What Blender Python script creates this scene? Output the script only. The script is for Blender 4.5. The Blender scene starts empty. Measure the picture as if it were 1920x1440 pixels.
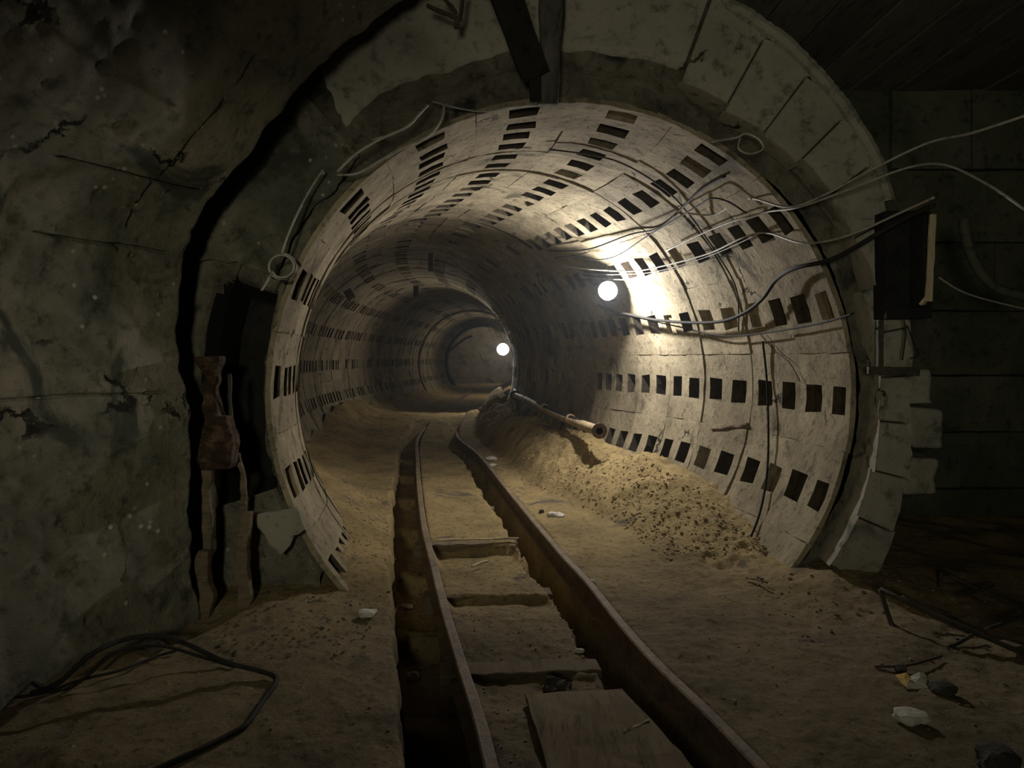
import bpy, bmesh, math, random
import numpy as np
from mathutils import Vector

rnd = random.Random(7)
sc = bpy.context.scene
C = sc.collection
F = 1300.0          # focal length in pixels of the 1920 wide frame
VX, VY = 960.0, 671.0   # where the level line of sight meets the frame
EYE = 2.17          # camera height above the tunnel floor
R = 2.70            # tunnel radius

# ------------------------------------------------------------------ camera
cam_d = bpy.data.cameras.new('camera'); cam = bpy.data.objects.new('camera', cam_d); C.objects.link(cam)
cam.location = (0, 0, EYE); cam.rotation_euler = (math.pi/2, 0, 0)
cam_d.sensor_width = 36; cam_d.lens = F*36/1920
cam_d.shift_y = -(720-VY)/1920
cam_d.clip_start = 0.05; cam_d.clip_end = 300
sc.camera = cam
# ------------------------------------------------------------------ world, exposure
w = bpy.data.worlds.new('world'); sc.world = w; w.use_nodes = True
w.node_tree.nodes['Background'].inputs[0].default_value = (0.75, 0.9, 0.6, 1)
w.node_tree.nodes['Background'].inputs[1].default_value = 0.004
sc.view_settings.view_transform = 'Standard'; sc.view_settings.look = 'None'
sc.view_settings.exposure = 0.0; sc.view_settings.gamma = 1.0; sc.view_settings.use_curve_mapping = False
sc.cycles.use_denoising = True
sc.cycles.max_bounces = 6; sc.cycles.diffuse_bounces = 3; sc.cycles.volume_bounces = 0
sc.cycles.sample_clamp_indirect = 3.0

def lamp(name, kind, loc, power, color, size=0.05, aim=None, spot=None, blend=0.5, sx=None):
    d = bpy.data.lights.new(name, kind); d.energy = power; d.color = color
    if kind in ('POINT', 'SPOT'): d.shadow_soft_size = size
    if kind == 'AREA': d.size = size
    if spot: d.spot_size = math.radians(spot); d.spot_blend = blend
    o = bpy.data.objects.new(name, d); C.objects.link(o); o.location = loc
    if aim is not None:
        o.rotation_euler = (Vector(aim)-Vector(loc)).to_track_quat('-Z', 'Y').to_euler()
    return o

# unseen fill spots added behind the camera to brighten the chamber
lamp('chamber_fill', 'SPOT', (-.8, -2.2, 2.9), 560, (1.0, 0.96, 0.72), 0.25, aim=(-2.1, 5.5, 1.9), spot=43, blend=1.0)
lamp('chamber_fill', 'SPOT', (-.5, -2.2, 2.4), 470, (1.0, 0.97, 0.76), 0.5, aim=(2.1, 6.5, 3.4), spot=66, blend=1.0)

# ------------------------------------------------------------------ geometry of the place
CY = np.array([0.0, 6.0, 6.42, 7.2, 8.2, 9.5, 12.0, 16.0, 20.0, 23.0, 28.0, 37.0, 50.0, 60.0])
CX = np.array([0.52, 0.51, 0.50, 0.45, 0.28, -0.14, -1.1, -2.13, -2.7, -2.85, -2.75, -2.15, -2.1, -2.1])
def _spl(xs, ys):
    n = len(xs); m = np.zeros(n)
    d = np.diff(ys)/np.diff(xs)
    m[1:-1] = (d[:-1]+d[1:])/2; m[0] = d[0]; m[-1] = d[-1]
    def f(x):
        x = np.asarray(x, float); i = np.clip(np.searchsorted(xs, x)-1, 0, n-2)
        h = xs[i+1]-xs[i]; t = np.clip((x-xs[i])/h, 0, 1)
        return ((2*t**3-3*t**2+1)*ys[i]+(t**3-2*t**2+t)*h*m[i]+(-2*t**3+3*t**2)*ys[i+1]+(t**3-t**2)*h*m[i+1])
    return f
XC = _spl(CY, CX)
ZC = EYE-0.326      # height of the tunnel axis
def P(px, py, Y):
    "the point that lies Y metres ahead under a pixel"
    return Vector(((px-VX)*Y/F, Y, EYE-(py-VY)*Y/F))
def on_floor(px, py, z=0.0):
    Y = F*(EYE-z)/(py-VY); return Vector(((px-VX)*Y/F, Y, z))
def tan_at(Y):
    g = float(XC(Y+.05)-XC(Y-.05))/.1; n = math.hypot(1, g); return (g/n, 1/n)
def rad_at(p):
    tx, ty = tan_at(p.y)
    u = (p.x-float(XC(p.y)))*ty
    return math.hypot(u, p.z-ZC)
def hit(px, py, off=0.0, y0=6.5):
    "the point of the tunnel wall (off metres inside it) under a pixel"
    Y = y0
    while Y < 48:
        p = P(px, py, Y)
        if rad_at(p) > RAD(Y)-off: return p
        Y += 0.02
    return P(px, py, Y)
def RAD(Y):
    return R if Y < 12 else (R+.17 if Y < 22.6 else (R+.24 if Y < 37 else R+.10))

# lattice noise
_rs = np.random.RandomState(3); _L = _rs.rand(64, 64, 64).astype(np.float32)*2-1
def vnoise(x, y, z=0.0):
    x, y, z = np.broadcast_arrays(np.asarray(x, float), np.asarray(y, float), np.asarray(z, float))
    xi = np.floor(x).astype(int); yi = np.floor(y).astype(int); zi = np.floor(z).astype(int)
    fx, fy, fz = x-xi, y-yi, z-zi
    fx, fy, fz = [t*t*(3-2*t) for t in (fx, fy, fz)]
    g = lambda a, b, c: _L[(xi+a) & 63, (yi+b) & 63, (zi+c) & 63]
    L = lambda a, b, t: a+(b-a)*t
    return L(L(L(g(0,0,0), g(1,0,0), fx), L(g(0,1,0), g(1,1,0), fx), fy), L(L(g(0,0,1), g(1,0,1), fx), L(g(0,1,1), g(1,1,1), fx), fy), fz)
def fbm(x, y, z=0.0, o=4, r=0.5):
    s = 0; a = 1.0
    for i in range(o):
        s = s+a*vnoise(np.asarray(x)*2**i+i*7.3, np.asarray(y)*2**i+i*3.1, np.asarray(z)*2**i+i*5.7); a *= r
    return s
def sstep(x, a, b):
    t = np.clip((np.asarray(x, float)-a)/(b-a), 0, 1); return t*t*(3-2*t)

# ------------------------------------------------------------------ materials
def mat(name, cols, scale=1.5, rough=0.95, bump=0.5, detail_scale=14, spots=None, cracks=0.0, rand=0.0, stretch=(1,1,1), metallic=0.0, spec=0.2, stain=None, dist=0.03, floor2=None):
    m = bpy.data.materials.new(name); m.use_nodes = True; nt = m.node_tree; N = nt.nodes; K = nt.links
    b = N['Principled BSDF']; b.inputs['Roughness'].default_value = rough; b.inputs['Metallic'].default_value = metallic
    b.inputs['Specular IOR Level'].default_value = spec
    g = N.new('ShaderNodeNewGeometry'); mp = N.new('ShaderNodeMapping'); mp.inputs['Scale'].default_value = stretch
    K.new(g.outputs['Position'], mp.inputs['Vector'])
    def noise(s, d=6, ro=0.6, di=0.0):
        n = N.new('ShaderNodeTexNoise'); n.inputs['Scale'].default_value = s; n.inputs['Detail'].default_value = d
        n.inputs['Roughness'].default_value = ro; n.inputs['Distortion'].default_value = di
        K.new(mp.outputs['Vector'], n.inputs['Vector']); return n
    n1 = noise(scale, 8, 0.65, 0.4)
    rp = N.new('ShaderNodeValToRGB'); cr = rp.color_ramp
    while len(cr.elements) < len(cols): cr.elements.new(0.5)
    for i, c in enumerate(cols):
        cr.elements[i].position = 0.3+0.4*i/max(1, len(cols)-1); cr.elements[i].color = (*c, 1)
    K.new(n1.outputs['Fac'], rp.inputs['Fac']); col = rp.outputs['Color']
    def mix(a, c, fac, mode='MIX'):
        x = N.new('ShaderNodeMix'); x.data_type = 'RGBA'; x.blend_type = mode
        if isinstance(fac, float): x.inputs[0].default_value = fac
        else: K.new(fac, x.inputs[0])
        K.new(a, x.inputs[6])
        if isinstance(c, tuple): x.inputs[7].default_value = (*c, 1)
        else: K.new(c, x.inputs[7])
        return x.outputs[2]
    def ramp(v, a, c):
        r = N.new('ShaderNodeMapRange'); r.inputs[1].default_value = a; r.inputs[2].default_value = c; r.interpolation_type = 'SMOOTHSTEP'
        K.new(v, r.inputs[0]); return r.outputs[0]
    n2 = noise(detail_scale, 8, 0.7)
    col = mix(col, mix(col, (0.0, 0.0, 0.0), 0.6), ramp(n2.outputs['Fac'], 0.50, 0.70))
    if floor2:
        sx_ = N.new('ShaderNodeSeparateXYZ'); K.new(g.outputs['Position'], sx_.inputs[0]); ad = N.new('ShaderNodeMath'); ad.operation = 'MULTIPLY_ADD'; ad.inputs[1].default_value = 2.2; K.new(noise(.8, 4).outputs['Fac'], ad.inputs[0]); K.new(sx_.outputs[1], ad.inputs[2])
        col = mix(col, mix(col, floor2, 1.0, 'MULTIPLY'), ramp(ad.outputs[0], 8.6, 6.2))  # ground darkens and greys towards the chamber, part of it painted shade
    if stain:
        n3 = noise(stain[1], 5, 0.6, 1.0)
        col = mix(col, stain[0], ramp(n3.outputs['Fac'], stain[2], stain[2]+0.12))
    if spots:
        v = N.new('ShaderNodeTexVoronoi'); v.inputs['Scale'].default_value = spots[1]; K.new(mp.outputs['Vector'], v.inputs['Vector'])
        f = ramp(v.outputs['Distance'], 0.2, 0.1)
        n4 = noise(spots[1]*0.35, 2)
        mm = N.new('ShaderNodeMath'); mm.operation = 'MULTIPLY'; K.new(f, mm.inputs[0]); K.new(ramp(n4.outputs['Fac'], 0.52, 0.62), mm.inputs[1])
        col = mix(col, spots[0], mm.outputs[0])
    bh = N.new('ShaderNodeMath'); bh.operation = 'ADD'
    n5 = noise(detail_scale*2.5, 8, 0.75)
    K.new(n2.outputs['Fac'], bh.inputs[0])
    m2 = N.new('ShaderNodeMath'); m2.operation = 'MULTIPLY'; m2.inputs[1].default_value = 0.4; K.new(n5.outputs['Fac'], m2.inputs[0]); K.new(m2.outputs[0], bh.inputs[1])
    hgt = bh.outputs[0]
    if cracks:
        nn = noise(2.2, 6, 0.6); sb = N.new('ShaderNodeVectorMath'); sb.operation = 'ADD'
        K.new(mp.outputs['Vector'], sb.inputs[0])
        sc_ = N.new('ShaderNodeVectorMath'); sc_.operation = 'SCALE'; sc_.inputs['Scale'].default_value = 0.7; K.new(nn.outputs['Color'], sc_.inputs[0]); K.new(sc_.outputs[0], sb.inputs[1])
        v = N.new('ShaderNodeTexVoronoi'); v.feature = 'DISTANCE_TO_EDGE'; v.inputs['Scale'].default_value = cracks; K.new(sb.outputs[0], v.inputs['Vector'])
        cf = ramp(v.outputs['Distance'], 0.018, 0.004)
        gate = ramp(noise(1.3, 3).outputs['Fac'], 0.55, 0.63)
        mm = N.new('ShaderNodeMath'); mm.operation = 'MULTIPLY'; K.new(cf, mm.inputs[0]); K.new(gate, mm.inputs[1])
        col = mix(col, (0.02, 0.018, 0.014), mm.outputs[0])
        s2 = N.new('ShaderNodeMath'); s2.operation = 'SUBTRACT'; K.new(hgt, s2.inputs[0]); K.new(mm.outputs[0], s2.inputs[1]); hgt = s2.outputs[0]
    if rand:
        oi = N.new('ShaderNodeObjectInfo'); hv = N.new('ShaderNodeHueSaturation'); r_ = N.new('ShaderNodeMapRange')
        r_.inputs[3].default_value = 1-rand; r_.inputs[4].default_value = 1+rand; K.new(oi.outputs['Random'], r_.inputs[0])
        K.new(r_.outputs[0], hv.inputs['Value']); K.new(col, hv.inputs['Color']); col = hv.outputs[0]
    K.new(col, b.inputs['Base Color'])
    bp = N.new('ShaderNodeBump'); bp.inputs['Strength'].default_value = bump; bp.inputs['Distance'].default_value = dist
    K.new(hgt, bp.inputs['Height']); K.new(bp.outputs['Normal'], b.inputs['Normal'])
    return m
M = {
 'lining': mat('lining_concrete', [(.145,.118,.074), (.265,.22,.145), (.36,.30,.20)], 1.6, bump=.6, detail_scale=13, rand=.12, stain=((.10,.085,.055), 1.3, .57), cracks=.8),
 'pocket': mat('pocket_shade', [(.05,.04,.028), (.11,.085,.055)], 5, bump=.9),  # open pocket insides: the shade of the holes put into the colour
 'lining_edge': mat('block_edge', [(.24,.2,.15), (.42,.36,.28)], 4, bump=.8),
 'rock': mat('rough_rock', [(.09,.085,.06), (.2,.18,.13), (.30,.27,.2)], 2.2, bump=1.0, detail_scale=9, dist=.08, stain=((.05,.05,.04), 1.4, .55)),
 'old': mat('old_concrete', [(.08,.083,.062), (.19,.178,.13), (.33,.28,.215)], 1.25, bump=1.0, detail_scale=8, spots=((.42,.38,.3), 9), stain=((.065,.07,.052), 1.3, .54), cracks=.7, dist=.06),
 'smooth': mat('smooth_concrete', [(.19,.18,.14), (.28,.255,.2), (.34,.30,.24)], 0.8, bump=.45, detail_scale=7, stain=((.13,.13,.1), 1.2, .57), cracks=.7, rand=.12),
 'darkconcrete': mat('dark_concrete', [(.05,.055,.036), (.085,.09,.058), (.12,.115,.08)], 1.2, bump=.7, detail_scale=8, rand=.2),  # darker concrete tone, used on the right and rear chamber walls
 'black': mat('black_and_shade', [(.012,.012,.01), (.025,.024,.02)], 3, bump=.8),  # dark timbers and backings; also painted shade in left recess and far ring
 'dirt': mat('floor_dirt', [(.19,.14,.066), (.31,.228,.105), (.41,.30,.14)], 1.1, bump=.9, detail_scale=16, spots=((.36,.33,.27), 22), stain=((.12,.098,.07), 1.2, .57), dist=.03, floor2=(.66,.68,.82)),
 'rubble': mat('rubble_stone', [(.25,.19,.10), (.42,.33,.19)], 5, bump=.8),
 'rust': mat('rusty_steel', [(.07,.045,.03), (.15,.095,.055), (.21,.14,.085)], 6, rough=.7, bump=.6, detail_scale=30, spec=.4),
 'railtop': mat('rail_steel', [(.10,.07,.042), (.21,.15,.088), (.30,.22,.135)], 3, rough=.7, bump=.5, detail_scale=30, metallic=.1, spec=.35),
 'redrust': mat('flaking_rust', [(.025,.02,.013), (.075,.045,.026), (.22,.15,.10)], 9, rough=.85, bump=1.0, detail_scale=20, dist=.05),
 'wood': mat('old_wood', [(.11,.085,.055), (.2,.155,.1)], 3, bump=.7, detail_scale=9, stretch=(1, .25, 4)),
 'plank': mat('dusty_plank', [(.14,.105,.06), (.24,.18,.105)], 2, bump=.5, detail_scale=9, stretch=(3, .35, 4)),
 'post': mat('post_bark', [(.05,.048,.04), (.2,.185,.15)], 7, bump=1.0, detail_scale=14, stretch=(1, 1, .35), dist=.05),
 'palewood': mat('pale_wood', [(.36,.29,.18), (.5,.41,.27)], 3, bump=.3, detail_scale=20, stretch=(4, 4, .4)),
 'cable': mat('cable_black', [(.010,.010,.008), (.025,.023,.018)], 5, rough=.8, bump=.2, spec=.2),
 'wire': mat('wire_grey', [(.2,.185,.15), (.34,.31,.26)], 5, rough=.6, bump=.2, spec=.4),
 'palecable': mat('cable_dusty', [(.30,.27,.22), (.5,.46,.4)], 5, rough=.7, bump=.2),
 'iron': mat('dark_iron', [(.03,.027,.02), (.08,.066,.045)], 6, rough=.7, bump=.5),
 'pipe': mat('pipe_painted', [(.26,.185,.105), (.44,.33,.20), (.52,.42,.28)], 4, rough=.6, bump=.35, detail_scale=14),
 'enamel': mat('lamp_enamel', [(.6,.62,.62), (.75,.76,.76)], 5, rough=.4, bump=.05, spec=.5),
 'paper': mat('paper_white', [(.62,.58,.48), (.78,.74,.64)], 7, bump=.3),
 'yellow': mat('paper_yellow', [(.5,.33,.08), (.65,.45,.15)], 7, bump=.3),
 'stone': mat('pale_stone', [(.5,.47,.4), (.7,.67,.58)], 8, bump=.6),
 'darkstone': mat('dark_stone', [(.06,.055,.045), (.13,.12,.095)], 8, bump=.9),
 'board': mat('ceiling_board', [(.10,.095,.07), (.18,.165,.12)], 2, bump=.4, rand=.2, stretch=(1, .2, 1)),
}
def emis(name, col, s):
    m = bpy.data.materials.new(name); m.use_nodes = True; nt = m.node_tree
    e = nt.nodes.new('ShaderNodeEmission'); e.inputs[0].default_value = (*col, 1); e.inputs[1].default_value = s
    nt.links.new(e.outputs[0], nt.nodes['Material Output'].inputs['Surface']); return m
M['bulb'] = emis('bulb_glow', (.72, .88, 1.0), 60)

# ------------------------------------------------------------------ mesh helpers
def link(name, verts, faces, m=None, parent=None, smooth=False, mats=None, mi=None):
    me = bpy.data.meshes.new(name); me.from_pydata([tuple(v) for v in verts], [], [tuple(f) for f in faces]); me.update()
    for x in (mats or ([M[m]] if m else [])): me.materials.append(x)
    if mi is not None: me.polygons.foreach_set('material_index', mi)
    if smooth: me.polygons.foreach_set('use_smooth', [True]*len(me.polygons))
    o = bpy.data.objects.new(name, me); C.objects.link(o); o.parent = parent
    return o
def grid(name, V, m, parent=None, smooth=True, flip=False):
    "V: array rows x cols x 3"
    r, c = V.shape[:2]; i = np.arange(r*c).reshape(r, c)
    q = np.stack([i[:-1, :-1], i[:-1, 1:], i[1:, 1:], i[1:, :-1]], -1).reshape(-1, 4)
    if flip: q = q[:, ::-1]
    me = bpy.data.meshes.new(name)
    me.vertices.add(r*c); me.vertices.foreach_set('co', V.reshape(-1).astype(np.float32))
    me.loops.add(q.size); me.loops.foreach_set('vertex_index', q.reshape(-1).astype(np.int32))
    me.polygons.add(len(q)); me.polygons.foreach_set('loop_start', np.arange(0, q.size, 4, dtype=np.int32))
    me.update(calc_edges=True); me.validate()
    if smooth: me.polygons.foreach_set('use_smooth', [True]*len(me.polygons))
    me.materials.append(M[m]); o = bpy.data.objects.new(name, me); C.objects.link(o); o.parent = parent
    return o
def tag(o, label=None, cat=None, group=None, kind=None):
    for k, v in (('label', label), ('category', cat), ('group', group), ('kind', kind)):
        if v: o[k] = v
    return o
def empty(name, loc, label, cat, group=None):
    o = bpy.data.objects.new(name, None); C.objects.link(o); o.location = loc; o.empty_display_size = .1
    return tag(o, label, cat, group)
def adopt(o, parent):
    o.parent = parent; o.matrix_parent_inverse = __import__('mathutils').Matrix.Translation(-Vector(parent.location)); return o
def smoothpath(pts, n=6):
    pts = [Vector(p) for p in pts]; out = []
    for i in range(len(pts)-1):
        a, b, c, d = pts[max(0, i-1)], pts[i], pts[i+1], pts[min(len(pts)-1, i+2)]
        for k in range(n):
            t = k/n
            out.append(0.5*((2*b)+(c-a)*t+(2*a-5*b+4*c-d)*t*t+(3*b-a-3*c+d)*t**3))
    out.append(pts[-1]); return out
def tube_vf(path, r, seg=8, caps=True, wob=0.0):
    V = []; Fc = []; up = Vector((0, 0, 1)); prev = None
    for i, p in enumerate(path):
        t = (path[min(i+1, len(path)-1)]-path[max(i-1, 0)]).normalized()
        if prev is None:
            s = t.cross(up)
            if s.length < .1: s = t.cross(Vector((1, 0, 0)))
        else: s = prev-t*prev.dot(t)
        s.normalize(); prev = s; n = s.cross(t)
        rr = r(i/(len(path)-1)) if callable(r) else r
        for k in range(seg):
            a = 2*math.pi*k/seg; q = rr*(1+wob*rnd.uniform(-1, 1))
            V.append(p+s*math.cos(a)*q+n*math.sin(a)*q)
    for i in range(len(path)-1):
        for k in range(seg):
            a = i*seg+k; b = i*seg+(k+1) % seg
            Fc.append((a, b, b+seg, a+seg))
    if caps: Fc.append(tuple(range(seg))[::-1]); Fc.append(tuple(len(V)-seg+k for k in range(seg)))
    return V, Fc
def tube(name, path, r, m, parent=None, seg=8, n=6, wob=0.0):
    V, Fc = tube_vf(smoothpath(path, n) if n else [Vector(p) for p in path], r, seg, wob=wob)
    return link(name, V, Fc, m, parent, smooth=True)
def beam_vf(a, b, w_, h_, cuts=1, jit=0.0, side=None):
    a, b = Vector(a), Vector(b); t = (b-a).normalized()
    s = (side and Vector(side)) or t.cross(Vector((0, 0, 1)))
    s = s-t*s.dot(t)
    if s.length < .05: s = Vector((1, 0, 0))-t*t.x
    s.normalize(); n = s.cross(t); V = []; Fc = []
    for i in range(cuts+1):
        p = a.lerp(b, i/cuts)
        for x, y in ((-1, -1), (1, -1), (1, 1), (-1, 1)):
            V.append(p+s*(x*w_/2+rnd.uniform(-jit, jit))+n*(y*h_/2+rnd.uniform(-jit, jit))+t*rnd.uniform(-jit, jit))
    for i in range(cuts):
        for k in range(4):
            q = i*4+k; q2 = i*4+(k+1) % 4; Fc.append((q, q2, q2+4, q+4))
    Fc.append((3, 2, 1, 0)); e = cuts*4; Fc.append((e, e+1, e+2, e+3))
    return V, Fc
def beam(name, a, b, w_, h_, m, parent=None, cuts=6, jit=0.004, side=None, bev=0.006):
    V, Fc = beam_vf(a, b, w_, h_, cuts, jit, side); o = link(name, V, Fc, m, parent)
    if bev:
        md = o.modifiers.new('bevel', 'BEVEL'); md.width = bev; md.segments = 2; md.limit_method = 'ANGLE'
    return o
def rock_vf(c, sx, sy, sz, seed, rough=.25, lv=2):
    bm = bmesh.new(); bmesh.ops.create_icosphere(bm, subdivisions=lv, radius=1)
    V = np.array([v.co[:] for v in bm.verts]); Fc = [[v.index for v in f.verts] for f in bm.faces]; bm.free()
    k = 1+rough*fbm(V[:, 0]*1.3+seed*3.7, V[:, 1]*1.3+seed, V[:, 2]*1.3, 3)
    V = V*k[:, None]
    V = np.sign(V)*np.abs(V)**.8*np.array([sx, sy, sz])+np.array(c)
    return V, Fc

# ------------------------------------------------------------------ rails (their line is needed by the floor)
Lp = [(786,815),(783,870),(786,916),(798,1000),(812,1055),(836,1148),(866,1245),(900,1350),(921,1435)]
Rp = [(857,815),(901,854),(943,906),(1012,987),(1058,1043),(1104,1091),(1173,1176),(1243,1251),(1313,1317),(1383,1388),(1428,1435)]
HEAD = 0.15
def railfn(pp, far):
    q = sorted([(on_floor(x, y, HEAD).y, on_floor(x, y, HEAD).x) for x, y in pp]+far)
    ys = np.array([a for a, b in q]); xs = np.array([b for a, b in q])
    s0 = (xs[1]-xs[0])/(ys[1]-ys[0])
    ys = np.insert(ys, 0, [-4.0]); xs = np.insert(xs, 0, [xs[0]+s0*(-4.0-ys[1])])
    return _spl(ys, xs)
XL = railfn(Lp, [(25.8, -2.44), (32, -2.62), (40, -2.55), (50, -2.7), (60, -2.7)])
XR = railfn(Rp, [(25.8, -1.25), (32, -1.22), (40, -1.12), (50, -1.3), (60, -1.3)])
SLEEP = [1.6, 3.25, 4.83, 6.40, 8.10, 10.1, 12.0, 13.9, 15.8, 17.7]

# ------------------------------------------------------------------ floor
def H(X, Y):
    X = np.asarray(X, float); Y = np.asarray(Y, float)
    xl, xr, xc = XL(Y), XR(Y), XC(Y)
    u = X-xc
    ins = sstep(Y, 6.2, 7.0)
    h = 0.0+0.018*fbm(X*1.3, Y*1.3, 0, 3)+0.012*fbm(X*5, Y*5, 3, 3)+0.006*fbm(X*17, Y*17, 9, 2)
    # right of the right rail the dirt lies flush with the head
    dr = X-xr
    h = h+0.12*sstep(dr, -.02, .06)*(1-0.5*sstep(dr, 1.2, 3.0)*(1-ins))
    h = h+0.02*sstep(-(X-xl), .3, .9)
    # banks of debris against the tunnel wall
    hb = np.interp(Y, [6.2, 7.2, 8.5, 10, 14, 22, 30], [0.0, .08, .36, .60, .68, .72, .5])
    hb = hb*(1+.15*vnoise(Y*1.1, 4.4, 2))
    toe = np.maximum(.95, xr-xc+.38); tb = np.clip((u-toe)/(2.45-toe), 0, 1); bk = (1-(1-tb)**1.7)*sstep(u, toe-.05, toe+.3)
    rough = sstep(u, toe, toe+.5)*ins
    h = h+hb*bk+rough*(0.05*fbm(X*4, Y*4, 5, 4, .65)+.02*np.abs(fbm(X*11, Y*11, 6, 3)))
    h = h+.28*np.clip((-u-1.35)/.9, 0, 1.3)**1.3*ins*(1+.4*vnoise(X*2, Y*1.2, 7))
    # foot of the portal outside the tunnel
    h = h+.16*sstep(Y, 5.5, 6.4)*sstep(X, 2.0, 2.9)*(1-ins)+ .10*sstep(Y, 5.2, 6.3)*sstep(-X, 1.2, 2.2)*(1-ins)
    out = (1-ins)
    h = h+out*0.05*sstep(-X, 1.4, 2.6)*fbm(X*1.6, Y*1.6, 11, 3)
    h = h+out*0.04*sstep(X, 2.0, 3.2)*fbm(X*2.2, Y*2.2, 12, 4)
    # trenches along the rails, cut by the sleepers
    f = np.interp(Y, [0, 9, 14, 19, 21], [1, 1, .55, .35, 0])
    wob = .05*vnoise(Y*3.1, 1.5, 0)+.025*vnoise(Y*9, 2.5, 0)
    dl = X-xl
    tl = sstep(dl, -.44+wob, -.37+wob)*(1-sstep(dl, .02, .06))
    tr = sstep(dr, -.36+wob, -.29+wob)*(1-sstep(dr, -.01, .03))
    sl = np.zeros_like(Y)
    for s in SLEEP: sl = np.maximum(sl, 1-sstep(np.abs(Y-s), .09, .15))
    h = h-f*(.58*(1-.35*sl)*tl+.50*(1-.15*sl)*tr)
    # hollows in front of two sleepers
    mid = sstep(dl, .05, .15)*(1-sstep(dr, -.4, -.3))
    for s, d, w_ in ((8.10, .12, .55), (6.40, .08, .3), (4.83, .03, .3)):
        h = h-mid*d*sstep(s-Y, .06, .12)*(1-sstep(s-Y, w_*.4, w_*2.2))
    # hump of dirt that buries the rails
    h = h+.34*np.exp(-((Y-22.3)/3.2)**2)
    return h
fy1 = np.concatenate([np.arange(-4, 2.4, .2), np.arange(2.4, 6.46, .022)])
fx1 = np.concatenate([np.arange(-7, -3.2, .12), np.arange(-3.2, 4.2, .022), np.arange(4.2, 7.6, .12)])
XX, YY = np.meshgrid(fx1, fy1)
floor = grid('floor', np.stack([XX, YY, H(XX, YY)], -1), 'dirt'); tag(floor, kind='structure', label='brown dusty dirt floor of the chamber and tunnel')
lg = [6.45]
while lg[-1] < 52: lg.append(lg[-1]+max(.022, .0042*lg[-1]))
ly = np.array(lg); uu = np.arange(-2.5, 2.52, .025)
UU, YY = np.meshgrid(uu, ly); XX = XC(YY)+UU
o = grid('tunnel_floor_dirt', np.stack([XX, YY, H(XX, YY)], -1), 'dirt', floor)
fx = np.arange(2.8, 8.1, .06); fy = np.arange(6.4, 9.2, .06); XX, YY = np.meshgrid(fx, fy)
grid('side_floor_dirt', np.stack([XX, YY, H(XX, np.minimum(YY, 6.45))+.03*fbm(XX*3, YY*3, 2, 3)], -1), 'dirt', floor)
fx = np.arange(-6, 2, .2); fy = np.arange(50, 62, .3); XX, YY = np.meshgrid(fx, fy)
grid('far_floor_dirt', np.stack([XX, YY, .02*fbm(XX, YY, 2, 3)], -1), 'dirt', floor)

# ------------------------------------------------------------------ tunnel lining, block by block
lining = bpy.data.objects.new('wall_tunnel', None); C.objects.link(lining)
tag(lining, 'curving round tunnel lining of pale concrete blocks with square pockets', kind='structure')
S = [(float(XC(6.42)), 6.42)]; Y = 6.42
W = 0.80
# ring stations by arc length
yy = np.linspace(6.42, 50.5, 6000); xx = XC(yy); arc = np.concatenate([[0], np.cumsum(np.hypot(np.diff(xx), np.diff(yy)))])
def station(s):
    y = float(np.interp(s, arc, yy)); x = float(XC(y)); tx, ty = tan_at(y); return x, y, tx, ty
def pt(th, s, r):
    x, y, tx, ty = station(s)
    u = r*math.cos(th); return (x+u*ty, y-u*tx, ZC+r*math.sin(th))
MI = []
TH = [-10, -6.6, -3.1, 0, 3.1, 6.6, 10]
def block_vf(ring, thc, dr, rg, hole_fill=(0, 0), detail=True):
    s0 = ring*W; g = .005; ga = math.degrees(.0015/R)
    ths = [(-10+ga), -6.6, -3.1, 0, 3.1, 6.6, (10-ga)]
    ss = [g, .10, .32, .40, .49, .71, W-g]
    y0 = station(s0+.4)[1]; r0 = RAD(y0)+dr+rg
    V = []; idx = {}; MI.clear()
    def add(i, j, d=0.0, key=None):
        k = (i, j, key)
        if k not in idx:
            jt = 0.0 if i in (0, 6) or j in (0, 6) else 1.0
            e = rg_r.uniform(-.35, .35) if jt else rg_r.uniform(-.12, .12)
            f_ = rg_r.uniform(-.008, .008)
            V.append(pt(math.radians(thc+ths[i]+e), max(0.002, s0+ss[j]+f_), r0+d+rg_r.uniform(-.004, .004)))
            idx[k] = len(V)-1
        return idx[k]
    rg_r = rnd; Fc = []
    def q(a, b, c, d): Fc.append((a, b, c, d))
    for i in range(6):
        for j in range(6):
            hole = i in (2, 3) and j in (1, 4)
            if not hole: q(add(i, j), add(i+1, j), add(i+1, j+1), add(i, j+1))
    for h, j in enumerate((1, 4)):
        dp = (.26 if ring else .09) if not hole_fill[h] else min(hole_fill[h], .26 if ring else .06)
        key = 'h%d' % j; n_before = len(Fc)
        for i in (2, 3):
            q(add(i, j), add(i+1, j), add(i+1, j, dp, key), add(i, j, dp, key))
            q(add(i+1, j+1), add(i, j+1), add(i, j+1, dp, key), add(i+1, j+1, dp, key))
            q(add(i, j, dp, key), add(i+1, j, dp, key), add(i+1, j+1, dp, key), add(i, j+1, dp, key))
        q(add(2, j+1), add(2, j), add(2, j, dp, key), add(2, j+1, dp, key))
        q(add(4, j), add(4, j+1), add(4, j+1, dp, key), add(4, j, dp, key))
        if not hole_fill[h]: MI.extend(range(n_before, len(Fc)))
    E = .16 if ring else .05
    for k in range(6):
        q(add(k, 0), add(k, 0, E, 'e'), add(k+1, 0, E, 'e'), add(k+1, 0))
        q(add(k+1, 6), add(k+1, 6, E, 'e'), add(k, 6, E, 'e'), add(k, 6))
        q(add(0, k+1), add(0, k+1, E, 'e'), add(0, k, E, 'e'), add(0, k))
        q(add(6, k), add(6, k, E, 'e'), add(6, k+1, E, 'e'), add(6, k+1))
    return V, Fc
nr = int(arc[-1]/W)
sect = [-42+20*k for k in range(14)]
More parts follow.
